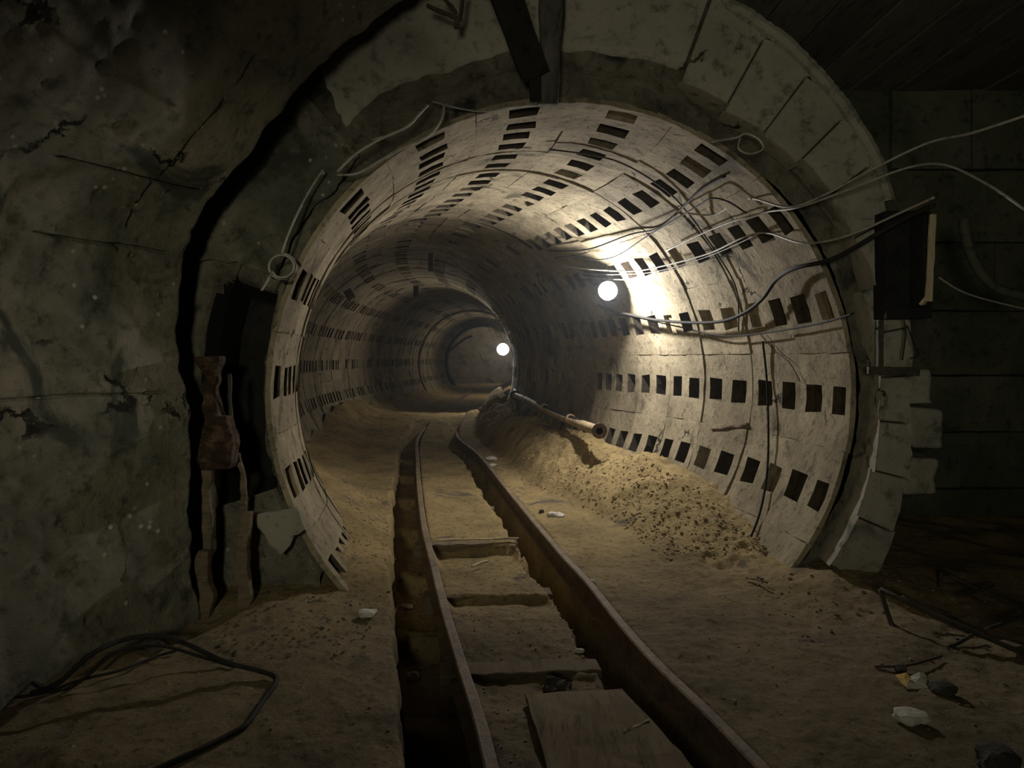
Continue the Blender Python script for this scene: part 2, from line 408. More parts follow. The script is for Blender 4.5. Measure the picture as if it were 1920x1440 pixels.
SV, SF, SM = [], [], []; made = 0; LM = [M['lining'], M['pocket']]
def mi_of(Fc): ms = set(MI); return [1 if q_ in ms else 0 for q_ in range(len(Fc))]
for ring in range(nr):
    rg = rnd.uniform(-.022, .022)
    for k, thc in enumerate(sect):
        fill = [rnd.choice([0, 0, 0, 0, 0, rnd.uniform(.03, .15)] if ring < 7 else [0, 0, .004, .02, .06, .12]) for _ in range(2)]
        V, Fc = block_vf(ring, thc, rnd.uniform(-.009, .009), rg, fill)
        if made < 299:
            o = link('lining_block', V, Fc, parent=lining, mats=LM, mi=mi_of(Fc)); made += 1
        else:
            n = len(SV); SM += mi_of(Fc); SV += V; SF += [tuple(a+n for a in f) for f in Fc]
tag(link('lining_blocks', SV, SF, parent=lining, mats=LM, mi=SM), kind='stuff')
# backing behind the joints and pockets
th = np.radians(np.arange(-70, 251, 5.0)); st = np.arange(.04, nr*W, .4)
B = np.array([[pt(t, s, R+.50) for t in th] for s in st])
grid('lining_backing', B, 'black', lining)

# ------------------------------------------------------------------ far end: black ring painted as the unlit step, and chamber wall
xe, ye = float(XC(50.4)), 50.4
a = np.radians(np.arange(-50, 231, 5.0))
V = np.array([[(xe+r*math.cos(t), ye+d, ZC+r*math.sin(t)) for t in a] for r, d in ((2.62, .1), (2.62, 1.0), (3.6, 1.0), (3.6, 0.1), (2.62, .1))])
wall_end = grid('wall_end', np.array([[(x, 60+.12*float(vnoise(x*.7, z*.7, 2)), z) for x in np.arange(-7, 3.1, .4)] for z in np.arange(-.3, 6, .4)]), 'lining')
tag(wall_end, 'brown end wall seen far down the tunnel', kind='structure')
tag(grid('trim_1', V, 'black'), 'black ring painted as the unlit step round the far mouth of the tunnel', kind='structure')
for x in (-7, 3): grid('far_side_wall', np.array([[(x, y, z) for y in (50, 60)] for z in (-.3, 5.9)], float), 'old', wall_end)
grid('far_roof', np.array([[(x, y, 5.8) for y in (50, 60)] for x in (-7, 3)], float), 'old', wall_end)

# ------------------------------------------------------------------ front wall: portal face round the tunnel mouth
mx, my = float(XC(6.42)), 6.42
def outer(thd):   # outer edge of the ring of voussoirs on the right
    return np.interp(thd, [-60, -40, -24, 0, 15, 30.5, 37, 48, 59, 68, 75, 88], [3.35, 3.3, 3.2, 3.12, 3.2, 3.37, 3.5, 3.62, 3.74, 3.81, 4.3, 5.4])
thd = np.arange(-50, 231, .55); T = np.radians(thd)
kk = np.linspace(0, 1, 110)**1.2
rmax = np.where(thd < 90, outer(thd)-.02, 5.2)
RR = (R+.035)+(rmax[None, :]-R-.035)*kk[:, None]
TT = np.broadcast_to(T, RR.shape); TD = np.degrees(TT)
XX = mx+RR*np.cos(TT); ZZ = ZC+RR*np.sin(TT)
rb = 3.0+.10*fbm(TT*3, RR*0, 1, 3)
band = 1-sstep(RR, rb-.03, rb+.05)              # rough broken band hugging the lining
dep = band*(.10+.07*fbm(XX*3, ZZ*3, 4, 4))+.03*fbm(XX*1.2, ZZ*1.2, 8, 3)+.012*fbm(XX*7, ZZ*7, 2, 3)
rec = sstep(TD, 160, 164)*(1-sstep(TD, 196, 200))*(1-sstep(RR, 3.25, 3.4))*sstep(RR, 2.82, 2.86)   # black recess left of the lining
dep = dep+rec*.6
pits = sstep(TD, 128, 134)*(1-sstep(TD, 152, 158))*(1-sstep(RR, 3.6, 3.8))
dep = dep+pits*.035*np.maximum(0, fbm(XX*9, ZZ*5, 3, 3))
rightside = 1-sstep(TD, 66, 70)
dep = dep+rightside*(.14*(1-band)+.04)
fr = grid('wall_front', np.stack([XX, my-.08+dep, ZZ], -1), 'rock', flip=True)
fr.data.materials.append(M['black']); rq = ((rec[:-1, :-1] > .3) | (rec[1:, 1:] > .3)).reshape(-1); fr.data.polygons.foreach_set('material_index', rq.astype(np.int32))  # recess faces set to black for the shade of a deep void
tag(fr, 'rough concrete end wall of the chamber around the tunnel mouth', kind='structure')
# smooth plaster skin above and left, ending in a ragged edge
def skin(name, t0, t1, r0f, r1f, m, off, thick=.10):
    t = np.radians(np.arange(t0, t1+.01, .8)); rr = np.linspace(0, 1, 46)
    r0 = r0f(np.degrees(t)); r1 = r1f(np.degrees(t))
    Rr = r0[None]+(r1-r0)[None]*rr[:, None]; Tt = np.broadcast_to(t, Rr.shape); kx = (np.arange(len(t))/(len(t)-1))[None]; Tt = Tt+np.radians(3.0)*fbm(rr[:, None]*4, 0, t0, 4)*kx
    X = mx+Rr*np.cos(Tt); Z = ZC+Rr*np.sin(Tt)
    Yy = my-off+.02*fbm(X*1.1, Z*1.1, 5, 4)+.006*fbm(X*6, Z*6, 6, 3)
    edge = np.minimum(rr, 1-rr)[:, None]; Yy = Yy+thick*(1-sstep(edge, 0, .02))
    return grid(name, np.stack([X, Yy, Z], -1), m, fr, flip=True)
rag = lambda base, amp, sd: (lambda d: base+amp*fbm(d*.11, 0*d, sd, 4))
skin('plaster', 70.4, 97, rag(3.15, .05, 1), rag(4.9, 0, 1), 'smooth', .13, .06)
skin('plaster', 97.5, 128, rag(3.22, .10, 2), rag(4.9, 0, 1), 'smooth', .12, .05)
skin('plaster', 131.2, 159, rag(2.84, .07, 5), rag(4.6, 0, 1), 'old', .11, .05)
skin('broken_plaster', 198, 219, rag(2.78, .01, 3), rag(3.75, .05, 3), 'old', .10)
# voussoirs
edges = [70, 61, 53, 45, 37, 28.5, 19, 11, 3, -5, -14, -23, -33]
for i in range(len(edges)-1):
    t1, t0 = edges[i]-.1, edges[i+1]+.1
    n = 5; prof = []
    low = edges[i] < 20
    inn = 2.82 if low else (2.93 if i % 3 else 2.99)
    pr = rnd.uniform(0, .05); tw = rnd.uniform(-.03, .03)
    V = []; Fc = []
    for a_ in range(n+1):
        td = t0+(t1-t0)*a_/n; t = math.radians(td); ro = float(outer(td))-(0.08 if not low else .03)
        for b_ in range(5):
            r = inn+(ro-inn)*b_/4+rnd.uniform(-.012, .012)*(1 if b_ == 4 else .4 if b_ == 0 else 0)
            f = my-.14-pr+tw*(a_/n-.5)*2+rnd.uniform(-.004, .004)
            V.append((mx+r*math.cos(t), f, ZC+r*math.sin(t)))
    m_ = len(V)
    V += [(x, my+.12, z) for x, y, z in V]
    for a_ in range(n):
        for b_ in range(4):
            p = a_*5+b_; Fc.append((p, p+1, p+6, p+5))
    for a_ in range(n):
        for b_ in (0, 4):
            p = a_*5+b_; Fc.append((p, p+5, p+5+m_, p+m_) if b_ else (p+5, p, p+m_, p+5+m_))
    for b_ in range(4):
        p = b_; Fc.append((p+1, p, p+m_, p+1+m_)); p = n*5+b_; Fc.append((p, p+1, p+1+m_, p+m_))
    o = link('arch_block', V, Fc, 'smooth', fr)
    md = o.modifiers.new('bevel', 'BEVEL'); md.width = .02; md.segments = 2; md.limit_method = 'ANGLE'; md.angle_limit = .9
# pale lip of the outer ring
for (ta, tb, ra) in ((71, 56.5, .05), (57, 43.5, .045), (44, 31, .03)):
    pth = [Vector((mx+(float(outer(t))+ra*.4)*math.cos(math.radians(t)), my-.12+rnd.uniform(-.01, .01), ZC+(float(outer(t))+ra*.4)*math.sin(math.radians(t)))) for t in np.linspace(ta, tb, 9)]
    V, Fc = tube_vf(smoothpath(pth, 4), .065, 8, wob=.08); link('ring_lip', V, Fc, 'smooth', fr)
# collar sealing the ring edge on the right so that the chamber shows dark behind it
t = np.radians(np.arange(-50, 89, 2.0)); ro = outer(np.degrees(t))-.04
grid('ring_side', np.array([[(mx+(r+a1)*math.cos(q), my+d, ZC+(r+a1)*math.sin(q)) for q, r in zip(t, ro)] for d, a1 in ((-.02, 0), (.6, .02), (2.3, .05))]), 'rock', fr)

# ------------------------------------------------------------------ left wall: old vault that ends just before the portal
pr = [(-2.50, -2.6), (-2.56, -2.17), (-2.62, -1.2), (-2.69, -.3), (-2.70, .57), (-2.46, 1.2), (-2.10, 1.67), (-1.49, 2.46), (-.79, 2.98), (.2, 3.35), (1.6, 3.62), (3.0, 3.7)]
pz = smoothpath([Vector((x, 0, z+EYE)) for x, z in pr], 10)
cum = [0]
for i in range(1, len(pz)): cum.append(cum[-1]+(pz[i]-pz[i-1]).length)
cum = np.array(cum); px_ = np.array([p.x for p in pz]); pz_ = np.array([p.z for p in pz])
D = Vector((-.47, -1, 0)).normalized()
def prof_param(z):   # arc position at a given height on the rising side
    return float(np.interp(z, pz_[:60], cum[:60]))
# grooves between the shuttering courses, from two points of each groove line
gro = [prof_param(EYE+z) for z in (1.32, .82, -.28)]
base = np.arange(0, cum[-1], .03)
fine = np.concatenate([np.arange(g-.045, g+.045, .004) for g in gro])
tt = np.unique(np.round(np.concatenate([base, fine]), 4))
aa = np.concatenate([[0, .004, .01, .02], np.arange(.04, 3.4, .022), np.arange(3.4, 10, .12)])
A, Tq = np.meshgrid(aa, tt)
bx = np.interp(Tq, cum, px_); bz = np.interp(Tq, cum, pz_)
dx = np.gradient(np.interp(tt, cum, px_), tt)[:, None]; dz = np.gradient(np.interp(tt, cum, pz_), tt)[:, None]
nx, nz = -dz, dx      # pointing away from the room
ln = np.hypot(nx, nz); nx, nz = nx/ln, nz/ln
ragg = .05*fbm(Tq*1.5, 0*A, 3, 5, .6)+.02*fbm(Tq*8, 0*A, 3, 3)   # ragged end
disp = .03*fbm(A*1.1, Tq*1.1, 1, 4)+.008*fbm(A*6, Tq*6, 5, 3)+.022*np.maximum(0, fbm(A*11, Tq*8, 7, 3)-.35)*sstep(fbm(A*.9, Tq*.9, 15, 2), -.1, .3)
disp += .045*(1-sstep(A, 0, .05))**2
for k, g in enumerate(gro):
    live = sstep(A, .12, .2)*(1-sstep(A, [1.25, 1.1, 1.4][k], [1.4, 1.3, 1.6][k]))
    gg = g+.02*vnoise(A*2.2, k*3.3, 1)+.006*vnoise(A*9, k*3.3, 1)
    disp += live*.045*np.exp(-((Tq-gg)/.011)**2)+.012*sstep(Tq-gg, 0, .02)*live*(k-1)
disp -= .02*sstep(A, 1.46, 1.54)                       # thicker rib near the camera
for _ in range(70):                                    # spalls
    a0, t0_, rr_ = rnd.uniform(.1, 2.2), rnd.uniform(.6, 5.4), rnd.uniform(.015, .06)
    disp += .03*np.exp(-(((A-a0)**2+(Tq-t0_)**2)/rr_**2))
X0 = bx+nx*disp; Z0 = bz+nz*disp
Vv = np.stack([X0+D.x*(A+ragg*(A < .6)), 5.72+D.y*(A+ragg*(A < .6)), Z0], -1)
wl = grid('wall_left', Vv, 'old'); tag(wl, 'grey-brown cracked concrete side wall curving up into a vault', kind='structure')
# broken end face of the vault
k = len(tt); e0 = Vv[:, 0, :]
E = np.stack([e0+np.stack([nx[:, 0]*d, np.full(k, b), nz[:, 0]*d], -1)+np.stack([.02*fbm(tt*5, tt*0+d*9, 4, 3), .03*fbm(tt*5, tt*0+d*9, 8, 3), 0*tt], -1)*(d > 0) for d, b in ((0, 0), (.06, .02), (.14, .0), (.24, .04), (.34, .0), (.6, .02))], 1)
grid('vault_end', E, 'rock', wl)
# cheek behind the vault end, painted black as recess shade
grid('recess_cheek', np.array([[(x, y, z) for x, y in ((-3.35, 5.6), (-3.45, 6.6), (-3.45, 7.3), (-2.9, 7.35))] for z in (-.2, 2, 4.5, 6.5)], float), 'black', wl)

# ------------------------------------------------------------------ right side: dark chamber
wb = bpy.data.objects.new('wall_back', None); C.objects.link(wb); tag(wb, 'dim wall of large courses in the dark right side of the chamber', kind='structure')
zc = [-.2, .55, 1.25, 1.95, 2.75, 3.6, 4.5, 5.5]
for i in range(len(zc)-1):
    x = 3.55-(i % 2)*.4
    while x < 8:
        x2 = x+rnd.uniform(.95, 1.35); y = 8.6+rnd.uniform(-.03, .03)
        V, Fc = beam_vf((x+.012, y+.1, (zc[i]+zc[i+1])/2), (x2-.012, y+.1, (zc[i]+zc[i+1])/2), .2, zc[i+1]-zc[i]-.024, 4, .006, side=(0, 1, 0))
        link('wall_block', V, Fc, 'darkconcrete', wb); x = x2
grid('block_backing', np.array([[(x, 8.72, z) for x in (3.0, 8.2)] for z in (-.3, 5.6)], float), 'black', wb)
wr = grid('wall_right', np.array([[(7.2+.1*float(vnoise(y*1.3, z*1.3, 4)), y, z) for y in np.arange(-4, 8.9, .3)] for z in np.arange(-.3, 5.7, .3)]), 'darkconcrete')
tag(wr, 'dark right-hand wall of the chamber', kind='structure')
ceil = bpy.data.objects.new('ceiling', None); C.objects.link(ceil); tag(ceil, 'dark boarded ceiling over the right side of the chamber', kind='structure')
for i in range(10):
    x0 = 1.95+i*.555-.0
    beam('ceiling_board', (x0+.27, -4, EYE+3.34+rnd.uniform(-.015, .015)), (x0+.27, 8.65, EYE+3.34+rnd.uniform(-.015, .015)), .52, .08, 'board', ceil, cuts=8, side=(1, 0, 0))
grid('ceiling_backing', np.array([[(x, y, EYE+3.46) for x in (.5, 8)] for y in (-4, 8.8)], float), 'black', ceil)
grid('rear_wall_plane', np.array([[(x, -4, z) for x in (-8, 8)] for z in (-.3, 6)], float), 'darkconcrete', wr)

# ------------------------------------------------------------------ rails and sleepers
def rail(name, fx, label):
    prof = [(-.065, 0), (.065, 0), (.065, .012), (.012, .03), (.010, .125), (.036, .138), (.038, .168), (.028, .178), (-.028, .178), (-.038, .168), (-.036, .138), (-.010, .125), (-.012, .03), (-.065, .012)]
    ys = [-3.5+.25*i for i in range(214)]; V = []; Fc = []; n = len(prof); mi = []
    for y in ys:
        x = float(fx(y)); s = (float(fx(y+.05))-float(fx(y-.05)))/.1; l = math.hypot(1, s)
        zb = -.028+.010*float(vnoise(y*.7, 2, 1))
        for a_, b_ in prof: V.append((x+a_/l, y-a_*s/l, zb+b_))
    for i in range(len(ys)-1):
        for j in range(n):
            a_ = i*n+j; b_ = i*n+(j+1) % n; Fc.append((a_, b_, b_+n, a_+n)); mi.append(1 if j in (6, 7, 8) else 0)
    Fc.append(tuple(range(n))[::-1]); Fc.append(tuple((len(ys)-1)*n+j for j in range(n))); mi += [0, 0]
    return tag(link(name, V, Fc, mats=[M['rust'], M['railtop']], mi=mi), label, 'rail', 'rails of the track')
rail('rail', XL, 'left rusty steel rail with the dark trench on its outer side')
rail('rail', XR, 'right rusty steel rail with dirt banked level with its head')
names = ['', 'hidden', 'half-buried wooden sleeper nearest the camera, beside the flat plank', 'pale-edged wooden sleeper with a pale chip at its left end, second from the camera', 'worn wooden sleeper with a raised front edge, third along the track', 'cracked sleeper standing over the dark hollow between the rails', 'thin buried sleeper edge just past the dark hollow', 'faint buried sleeper deep in the tunnel']
for i, s in enumerate(SLEEP[1:9]):
    xl, xr = float(XL(s)), float(XR(s))
    lab = ['half-buried wooden sleeper nearest the camera, under the flat plank', 'dusty wooden sleeper just beyond the flat plank, its left end pale', 'worn wooden sleeper at the tunnel mouth, second past the flat plank', 'cracked dark sleeper standing over the hollow between the rails', 'thin sleeper edge showing through the dirt past the hollow'][i] if i < 5 else None
    if i >= 5: continue
    zt = [-.05, .03, .015, .03, .0][i]
    tilt = [.0, .02, .02, .0, 0][i]
    # the sleeper lies under the rails; its ends show in the trenches
    o = beam('railway_sleeper', (xl-.12, s-.02, zt-.10), (xr-.30, s+.05+tilt, zt-.10), .20, .16, 'wood', cuts=14, jit=.007, side=(0, 1, 0), bev=.012)
    tag(o, lab, 'sleeper', 'sleepers across the track')
# packing splinters along the third and fourth sleeper
def splinter(a, b, w_, h_, m, label, nm='wood_splinter', cat='splinter', group=None):
    o = beam(nm, a, b, w_, h_, m, cuts=7, jit=.006, bev=.003); tag(o, label, cat, group); return o
splinter(on_floor(822, 1013, .06), on_floor(972, 1009, .06), .03, .02, 'palewood', 'long pale splinter lying along the cracked sleeper', cat='splinter')
splinter(on_floor(885, 1062, .03)+Vector((0, 0, 0)), on_floor(915, 1051, .03), .035, .02, 'palewood', 'short pale stick lying between the rails in the hollow', nm='wooden_stick', cat='stick')
# flat plank in the foreground
V = []; Fc = []
def hz(x, y, d=0): return float(H(x, y))+d
pl = [(985, 1300), (1165, 1290), (1330, 1470), (1040, 1480)]
P3 = [on_floor(x, y, .045) for x, y in pl]
nA, nB = 12, 6; top = []
for i in range(nA+1):
    l = P3[0].lerp(P3[3], i/nA*1.25); r_ = P3[1].lerp(P3[2], i/nA*1.25)
    for j in range(nB+1):
        p = l.lerp(r_, j/nB); top.append(Vector((p.x+rnd.uniform(-.006, .006), p.y+rnd.uniform(-.006, .006), .045+.004*rnd.uniform(-1, 1)+.012*float(vnoise(p.x*4, p.y*4)))))
n0 = len(top); V = top+[p-Vector((0, 0, .035)) for p in top]; w1 = nB+1
for i in range(nA):
    for j in range(nB):
        a_ = i*w1+j; Fc.append((a_, a_+w1, a_+w1+1, a_+1)); Fc.append((a_+n0, a_+n0+1, a_+n0+w1+1, a_+n0+w1))
for i in range(nA):
    a_ = i*w1; Fc.append((a_+w1, a_, a_+n0, a_+n0+w1)); a_ = i*w1+nB; Fc.append((a_, a_+w1, a_+w1+n0, a_+n0))
for j in range(nB):
    Fc.append((j, j+1, j+1+n0, j+n0)); a_ = nA*w1+j; Fc.append((a_+1, a_, a_+n0, a_+n0+1))
tag(link('wooden_plank', V, Fc, 'plank'), 'wide flat brown plank lying between the rails in the foreground', 'plank')

# ------------------------------------------------------------------ lamps with their holders
def flood(name, px, py, Y, axis, power, rad, label, back=.10, ratio=.33):
    c = P(px, py, Y); axis = Vector(axis).normalized()
    e = empty(name, c, label, 'lamp', 'lamps along the right tunnel wall')
    s = axis.cross(Vector((0, 0, 1))).normalized(); n = s.cross(axis)
    # dish: open towards the axis, bulb in front of it
    V = []; Fc = []; K = 28; rows = [(0.02, -.09), (rad*.45, -.085), (rad*.8, -.06), (rad, -.02), (rad+.008, -.02), (rad*.8, -.075), (rad*.45, -.105), (.02, -.12)]
    for rr, d in rows:
        for k in range(K):
            q = 2*math.pi*k/K; V.append(c+axis*d+s*math.cos(q)*rr+n*math.sin(q)*rr)
    for i in range(len(rows)-1):
        for k in range(K):
            a_ = i*K+k; b_ = i*K+(k+1) % K; Fc.append((a_, b_, b_+K, a_+K))
    Fc.append(tuple(range(K))); Fc.append(tuple((len(rows)-1)*K+k for k in range(K))[::-1])
    adopt(link('reflector_dish', V, Fc, 'enamel', smooth=True), e)
    V, Fc = rock_vf((0, 0, 0), .08, .08, .09, 1, rough=0, lv=3)
    b = link('bulb', [c+Vector(v) for v in V], Fc, 'bulb', smooth=True); adopt(b, e); b.visible_shadow = True
    V, Fc = tube_vf([c-axis*.12, c-axis*.16, c-axis*.24], .03, 12); adopt(link('socket', V, Fc, 'iron', smooth=True), e)
    return e, c, axis, s, n
def lightat(c, power, col, size=.05):
    return lamp('bulb_light', 'POINT', c, power, col, size)
e1, c1, ax1, s1, n1 = flood('tunnel_lamp', 1140, 545, 10.55, (.0, -1, -.05), 0, .14, 'glaring white lamp nearest the tunnel mouth, hung off the right wall')
lightat(c1+ax1*.105, 430, (1.0, .97, .93), .05)
e2, c2, ax2, s2, n2 = flood('tunnel_lamp', 943, 655, 23.8, (.05, -1, -.05), 0, .20, 'smaller white lamp deep in the tunnel beside the tangle of wires')
lightat(c2+ax2*.13, 165, (1.0, .95, .86), .05)
p3 = Vector((float(XC(39.5))+2.3, 39.5, ZC+.9))
e3, c3, ax3, s3, n3 = flood('tunnel_lamp', VX+p3.x*F/39.5, VY-(p3.z-EYE)*F/39.5, 39.5, (-.2, -1, -.05), 0, .17, 'lamp hidden round the bend, lighting the far rings'); lightat(c3+ax3*.12, 150, (1.0, .9, .74), .05)
lamp('far_chamber_light', 'POINT', (-.2, 56, 4.6), 170, (1.0, .86, .68), .15)

# ------------------------------------------------------------------ pipe on the right bank
pa, pb = P(1124, 808, 10.4), P(965, 741, 18.8)
pe = empty('pipeline', pa, 'tan pipe with an open flanged end lying along the right bank', 'pipe')
q = pb-pa; dd = q.normalized(); bow = Vector((0, 0, -.03))
path = [pa, pa.lerp(pb, .25)+bow, pa.lerp(pb, .5)+bow, pa.lerp(pb, .75), pb]
V, Fc = tube_vf(smoothpath(path, 5), .078, 18, caps=False); adopt(link('pipe_body', V, Fc, 'pipe', smooth=True), pe)
V, Fc = tube_vf([p-dd*0 for p in smoothpath([pa, pb], 3)], .062, 18, caps=False); adopt(link('pipe_bore', V, [f[::-1] for f in Fc], 'black', smooth=True), pe)
s = dd.cross(Vector((0, 0, 1))).normalized(); n = s.cross(dd)
def flange(c, ro, ri, th_, m='rust'):
    V = []; Fc = []; K = 24
    for rr, d in ((ri, 0), (ro, 0), (ro, th_), (ri, th_)):
        for k in range(K):
            a_ = 2*math.pi*k/K; V.append(c+dd*d+s*math.cos(a_)*rr+n*math.sin(a_)*rr)
    for i in range(4):
        for k in range(K):
            a_ = i*K+k; b_ = i*K+(k+1) % K; j = ((i+1) % 4)-i
            Fc.append((a_, b_, b_+j*K, a_+j*K))
    return link('flange', V, Fc, m)
adopt(flange(pa-dd*.012, .118, .055, .03), pe)
adopt(flange(pa+dd*.05, .10, .07, .02, 'pipe'), pe)
for k in range(8):
    a_ = 2*math.pi*k/8; c = pa+s*math.cos(a_)*.093+n*math.sin(a_)*.093
    V, Fc = tube_vf([c-dd*.03, c+dd*.06], .011, 6); adopt(link('bolt', V, Fc, 'iron'), pe)
for f_ in (.22, .5, .8):
    adopt(flange(pa.lerp(pb, f_), .087, .06, .05, 'pipe'), pe)
adopt(flange(pb-dd*.03, .13, .05, .09, 'iron'), pe)
# next length of pipe beyond the joint
pc = P(968, 722, 23); pd = P(966, 700, 29)
V, Fc = tube_vf(smoothpath([pb, P(967, 733, 20.4), pc, pd], 5), .085, 14); adopt(link('pipe_body', V, Fc, 'palecable', smooth=True), pe)
# second thinner pipe along the foot of the bank
pth = [P(936, 744, 22), P(922, 765, 21), P(902, 778, 21.3), P(893, 776, 22)]
tag(tube('thin_pipe', [P(962, 742, 19.2), P(948, 760, 19.6), P(925, 768, 20.2), P(900, 768, 21)], .06, 'pipe', seg=12), 'short curved pipe bending off the pipe joint towards the track', 'pipe')

# ------------------------------------------------------------------ cables
def cable(pts, r, m, label, group=None, nm='cable', cat='cable', n=6, seg=7):
    q = [p if isinstance(p, Vector) else P(*p) for p in pts]
    return tag(tube(nm, q, r, m, seg=seg, n=n), label, cat, group)
W3 = lambda px, py, off: (lambda h: h)(hit(px, py, off))
cable([(1925,216,4.6), (1820,250,5.0), (1740,268,5.4), (1640,315,5.7), (1540,368,5.95), (1475,388,6.2), (1400,372,7.0), (1340,402,7.8), W3(1290,400,.12)], .011, 'wire', 'grey wire strung from the dark top right corner into the tunnel')
cable([(1925,395,4.6), (1850,345,4.9), (1770,309,5.3), (1700,315,5.6), (1600,352,5.8), (1500,388,6.1), (1440,397,6.8), W3(1390,410,.1), W3(1330,432,.1), W3(1250,470,.1)], .010, 'wire', 'grey wire arching up in the dark at the right and down across the arch blocks')
cable([(1752,370,5.4), (1690,398,5.7), (1620,430,5.9), (1560,450,6.05), (1500,455,6.3), (1440,437,7.1), W3(1395,445,.15), W3(1330,475,.15), W3(1250,497,.15), W3(1190,508,.18), W3(1120,506,.25), W3(1050,500,.25)], .011, 'wire', 'pale sagging wire from the wall box along the upper row of pockets')
cable([(1750,385,5.4), (1700,408,5.7), (1640,442,5.9), (1560,486,6.05), (1490,503,6.5), W3(1455,525,.16), W3(1430,560,.16), W3(1395,587,.16), W3(1350,603,.17), W3(1290,605,.18), W3(1230,600,.2), W3(1190,592,.2), W3(1150,583,.22), W3(1120,572,.25)], .021, 'cable', 'thick black cable looping down the right wall under the lamp')
cable([W3(1465,500,.1), W3(1490,470,.1), W3(1430,640,.06), W3(1438,720,.06), W3(1440,860,.06), W3(1425,960,.06), W3(1392,1040,.08)][2:], .013, 'cable', 'thin black cable hanging straight down the right tunnel wall')
cable([W3(1425,625,.05), W3(1450,655,.04), W3(1480,680,.04), W3(1500,715,.04)], .005, 'cable', 'fine dark wire drooping beside the hanging cable')
cable([W3(1620,580,.08) if False else (1600,588,6.1), W3(1540,606,.10), W3(1450,622,.10), W3(1380,630,.12), W3(1340,628,.13), W3(1270,612,.13), W3(1190,595,.15), W3(1140,588,.2)], .010, 'cable', 'thin dark cable sagging just below the thick black one')
cable([W3(1040,483,.2), W3(1075,480,.2), W3(1120,487,.22), W3(1160,478,.2), W3(1210,445,.15), W3(1260,415,.12), W3(1310,385,.10), W3(1335,372,.10), W3(1365,378,.08), W3(1400,400,.08)], .009, 'cable', 'dark wire crossing the bright patch above the near lamp')
cable([W3(1055,495,.2), W3(1100,513,.2), W3(1180,514,.2), W3(1240,507,.18), W3(1330,480,.12), W3(1420,440,.10)], .006, 'wire', 'fine pale wire just above the near lamp, upper of two')
cable([W3(1090,510,.2), W3(1093,520,.2), W3(1180,524,.2), W3(1235,512,.18), W3(1300,496,.12), W3(1340,490,.08)], .006, 'wire', 'fine pale wire just above the near lamp, lower of two')
cable([W3(1030,470,.06), W3(1100,468,.1), W3(1180,440,.06), W3(1240,425,.04), W3(1310,360,.04), W3(1360,330,.03)], .012, 'cable', 'dark cable clipped along the ceiling above the bright patch')
cable([W3(1140,578,.25), W3(1128,560,.22), c1-ax1*.24], .008, 'cable', 'short lead joining the near lamp to the wall cable')
cable([W3(1385,620,.05), W3(1380,540,.04), W3(1340,470,.04), W3(1290,400,.04), W3(1240,350,.04), W3(1150,300,.04), W3(1030,280,.04)], .010, 'iron', 'brown iron strip following a ring joint over the crown', nm='ring_strip', cat='strip')
# left side
cable([(606,318,6.1), (585,350,6.1), (560,395,6.05), (540,440,6.0), (528,475,6.0)], .010, 'wire', 'grey wire hanging from the left of the portal down to the coil')
cl = [P(528+26*math.cos(a_)*(1-.02*a_), 500+24*math.sin(a_)*(1-.02*a_), 6.0-.01*a_) for a_ in np.arange(-1.6, 9, .5)]
cable(cl+[P(505,520,5.95), P(490,545,5.9)], .010, 'wire', 'loose coil of grey wire beside the black recess', nm='wire_coil', cat='wire')
cable([(803,196,6.05), (785,215,6.0), (762,238,6.0), (710,262,6.0), (665,290,6.0), (632,322,6.05)], .011, 'wire', 'upper of two pale wires drooping over the left of the arch')
cable([(832,196,6.1), (828,222,6.1), (806,252,6.1), (760,275,6.1), (710,302,6.1), (670,325,6.1), (632,328,6.1)], .010, 'wire', 'lower of two pale wires following the rim of the arch')
cable([(810,190,6.2), (860,203,6.2), (912,209,6.3), (960,200,6.25), (1040,195,6.3)], .007, 'wire', 'thin wire running along the top of the tunnel rim')
cable([(698,262,6.2)]+[P(x, y, 6.15) for x, y in ()]+[(720,255,6.2)], .006, 'wire', 'stub of wire poking from the rough rock left of the arch')
cable([(1335,265,6.2), (1380,258,6.15), (1400,250,6.1), (1425,262,6.1), (1430,280,6.1), (1405,288,6.1), (1385,278,6.1), (1388,258,6.1)], .008, 'wire', 'small loop of wire hanging off the arch blocks at upper right')
# floor cables
def fcab(pts, r, m, label, lift=.02, **k):
    q = []
    for x, y, *h in pts:
        z = h[0] if h else lift; p = on_floor(x, y, z)
        if not h: p = on_floor(x, y, hz(p.x, p.y)+lift)
        q.append(p)
    return tag(tube('cable', q, r, m, seg=8, n=8), label, 'cable', k.get('group'))
fcab([(60,1300), (110,1280,.12), (170,1228,.28), (230,1200,.30), (290,1192,.30), (345,1205,.25), (420,1240,.15), (480,1256,.09), (514,1268,.06), (514,1285), (490,1318), (462,1358), (430,1378), (370,1408), (300,1440), (230,1475)], .017, 'cable', 'thick black cable looping over the floor at bottom left')
fcab([(0,1232,.1), (50,1272,.06), (90,1296), (130,1290), (170,1262,.1), (205,1228,.18), (260,1212,.2), (310,1212,.16), (380,1232,.08), (440,1250,.05)], .012, 'cable', 'second black cable bunched beside the looping one by the left wall')
fcab([(0,1310), (80,1300), (150,1275,.05), (220,1258,.04), (290,1232), (330,1220)], .010, 'cable', 'thin dark cable lying at the foot of the left wall')
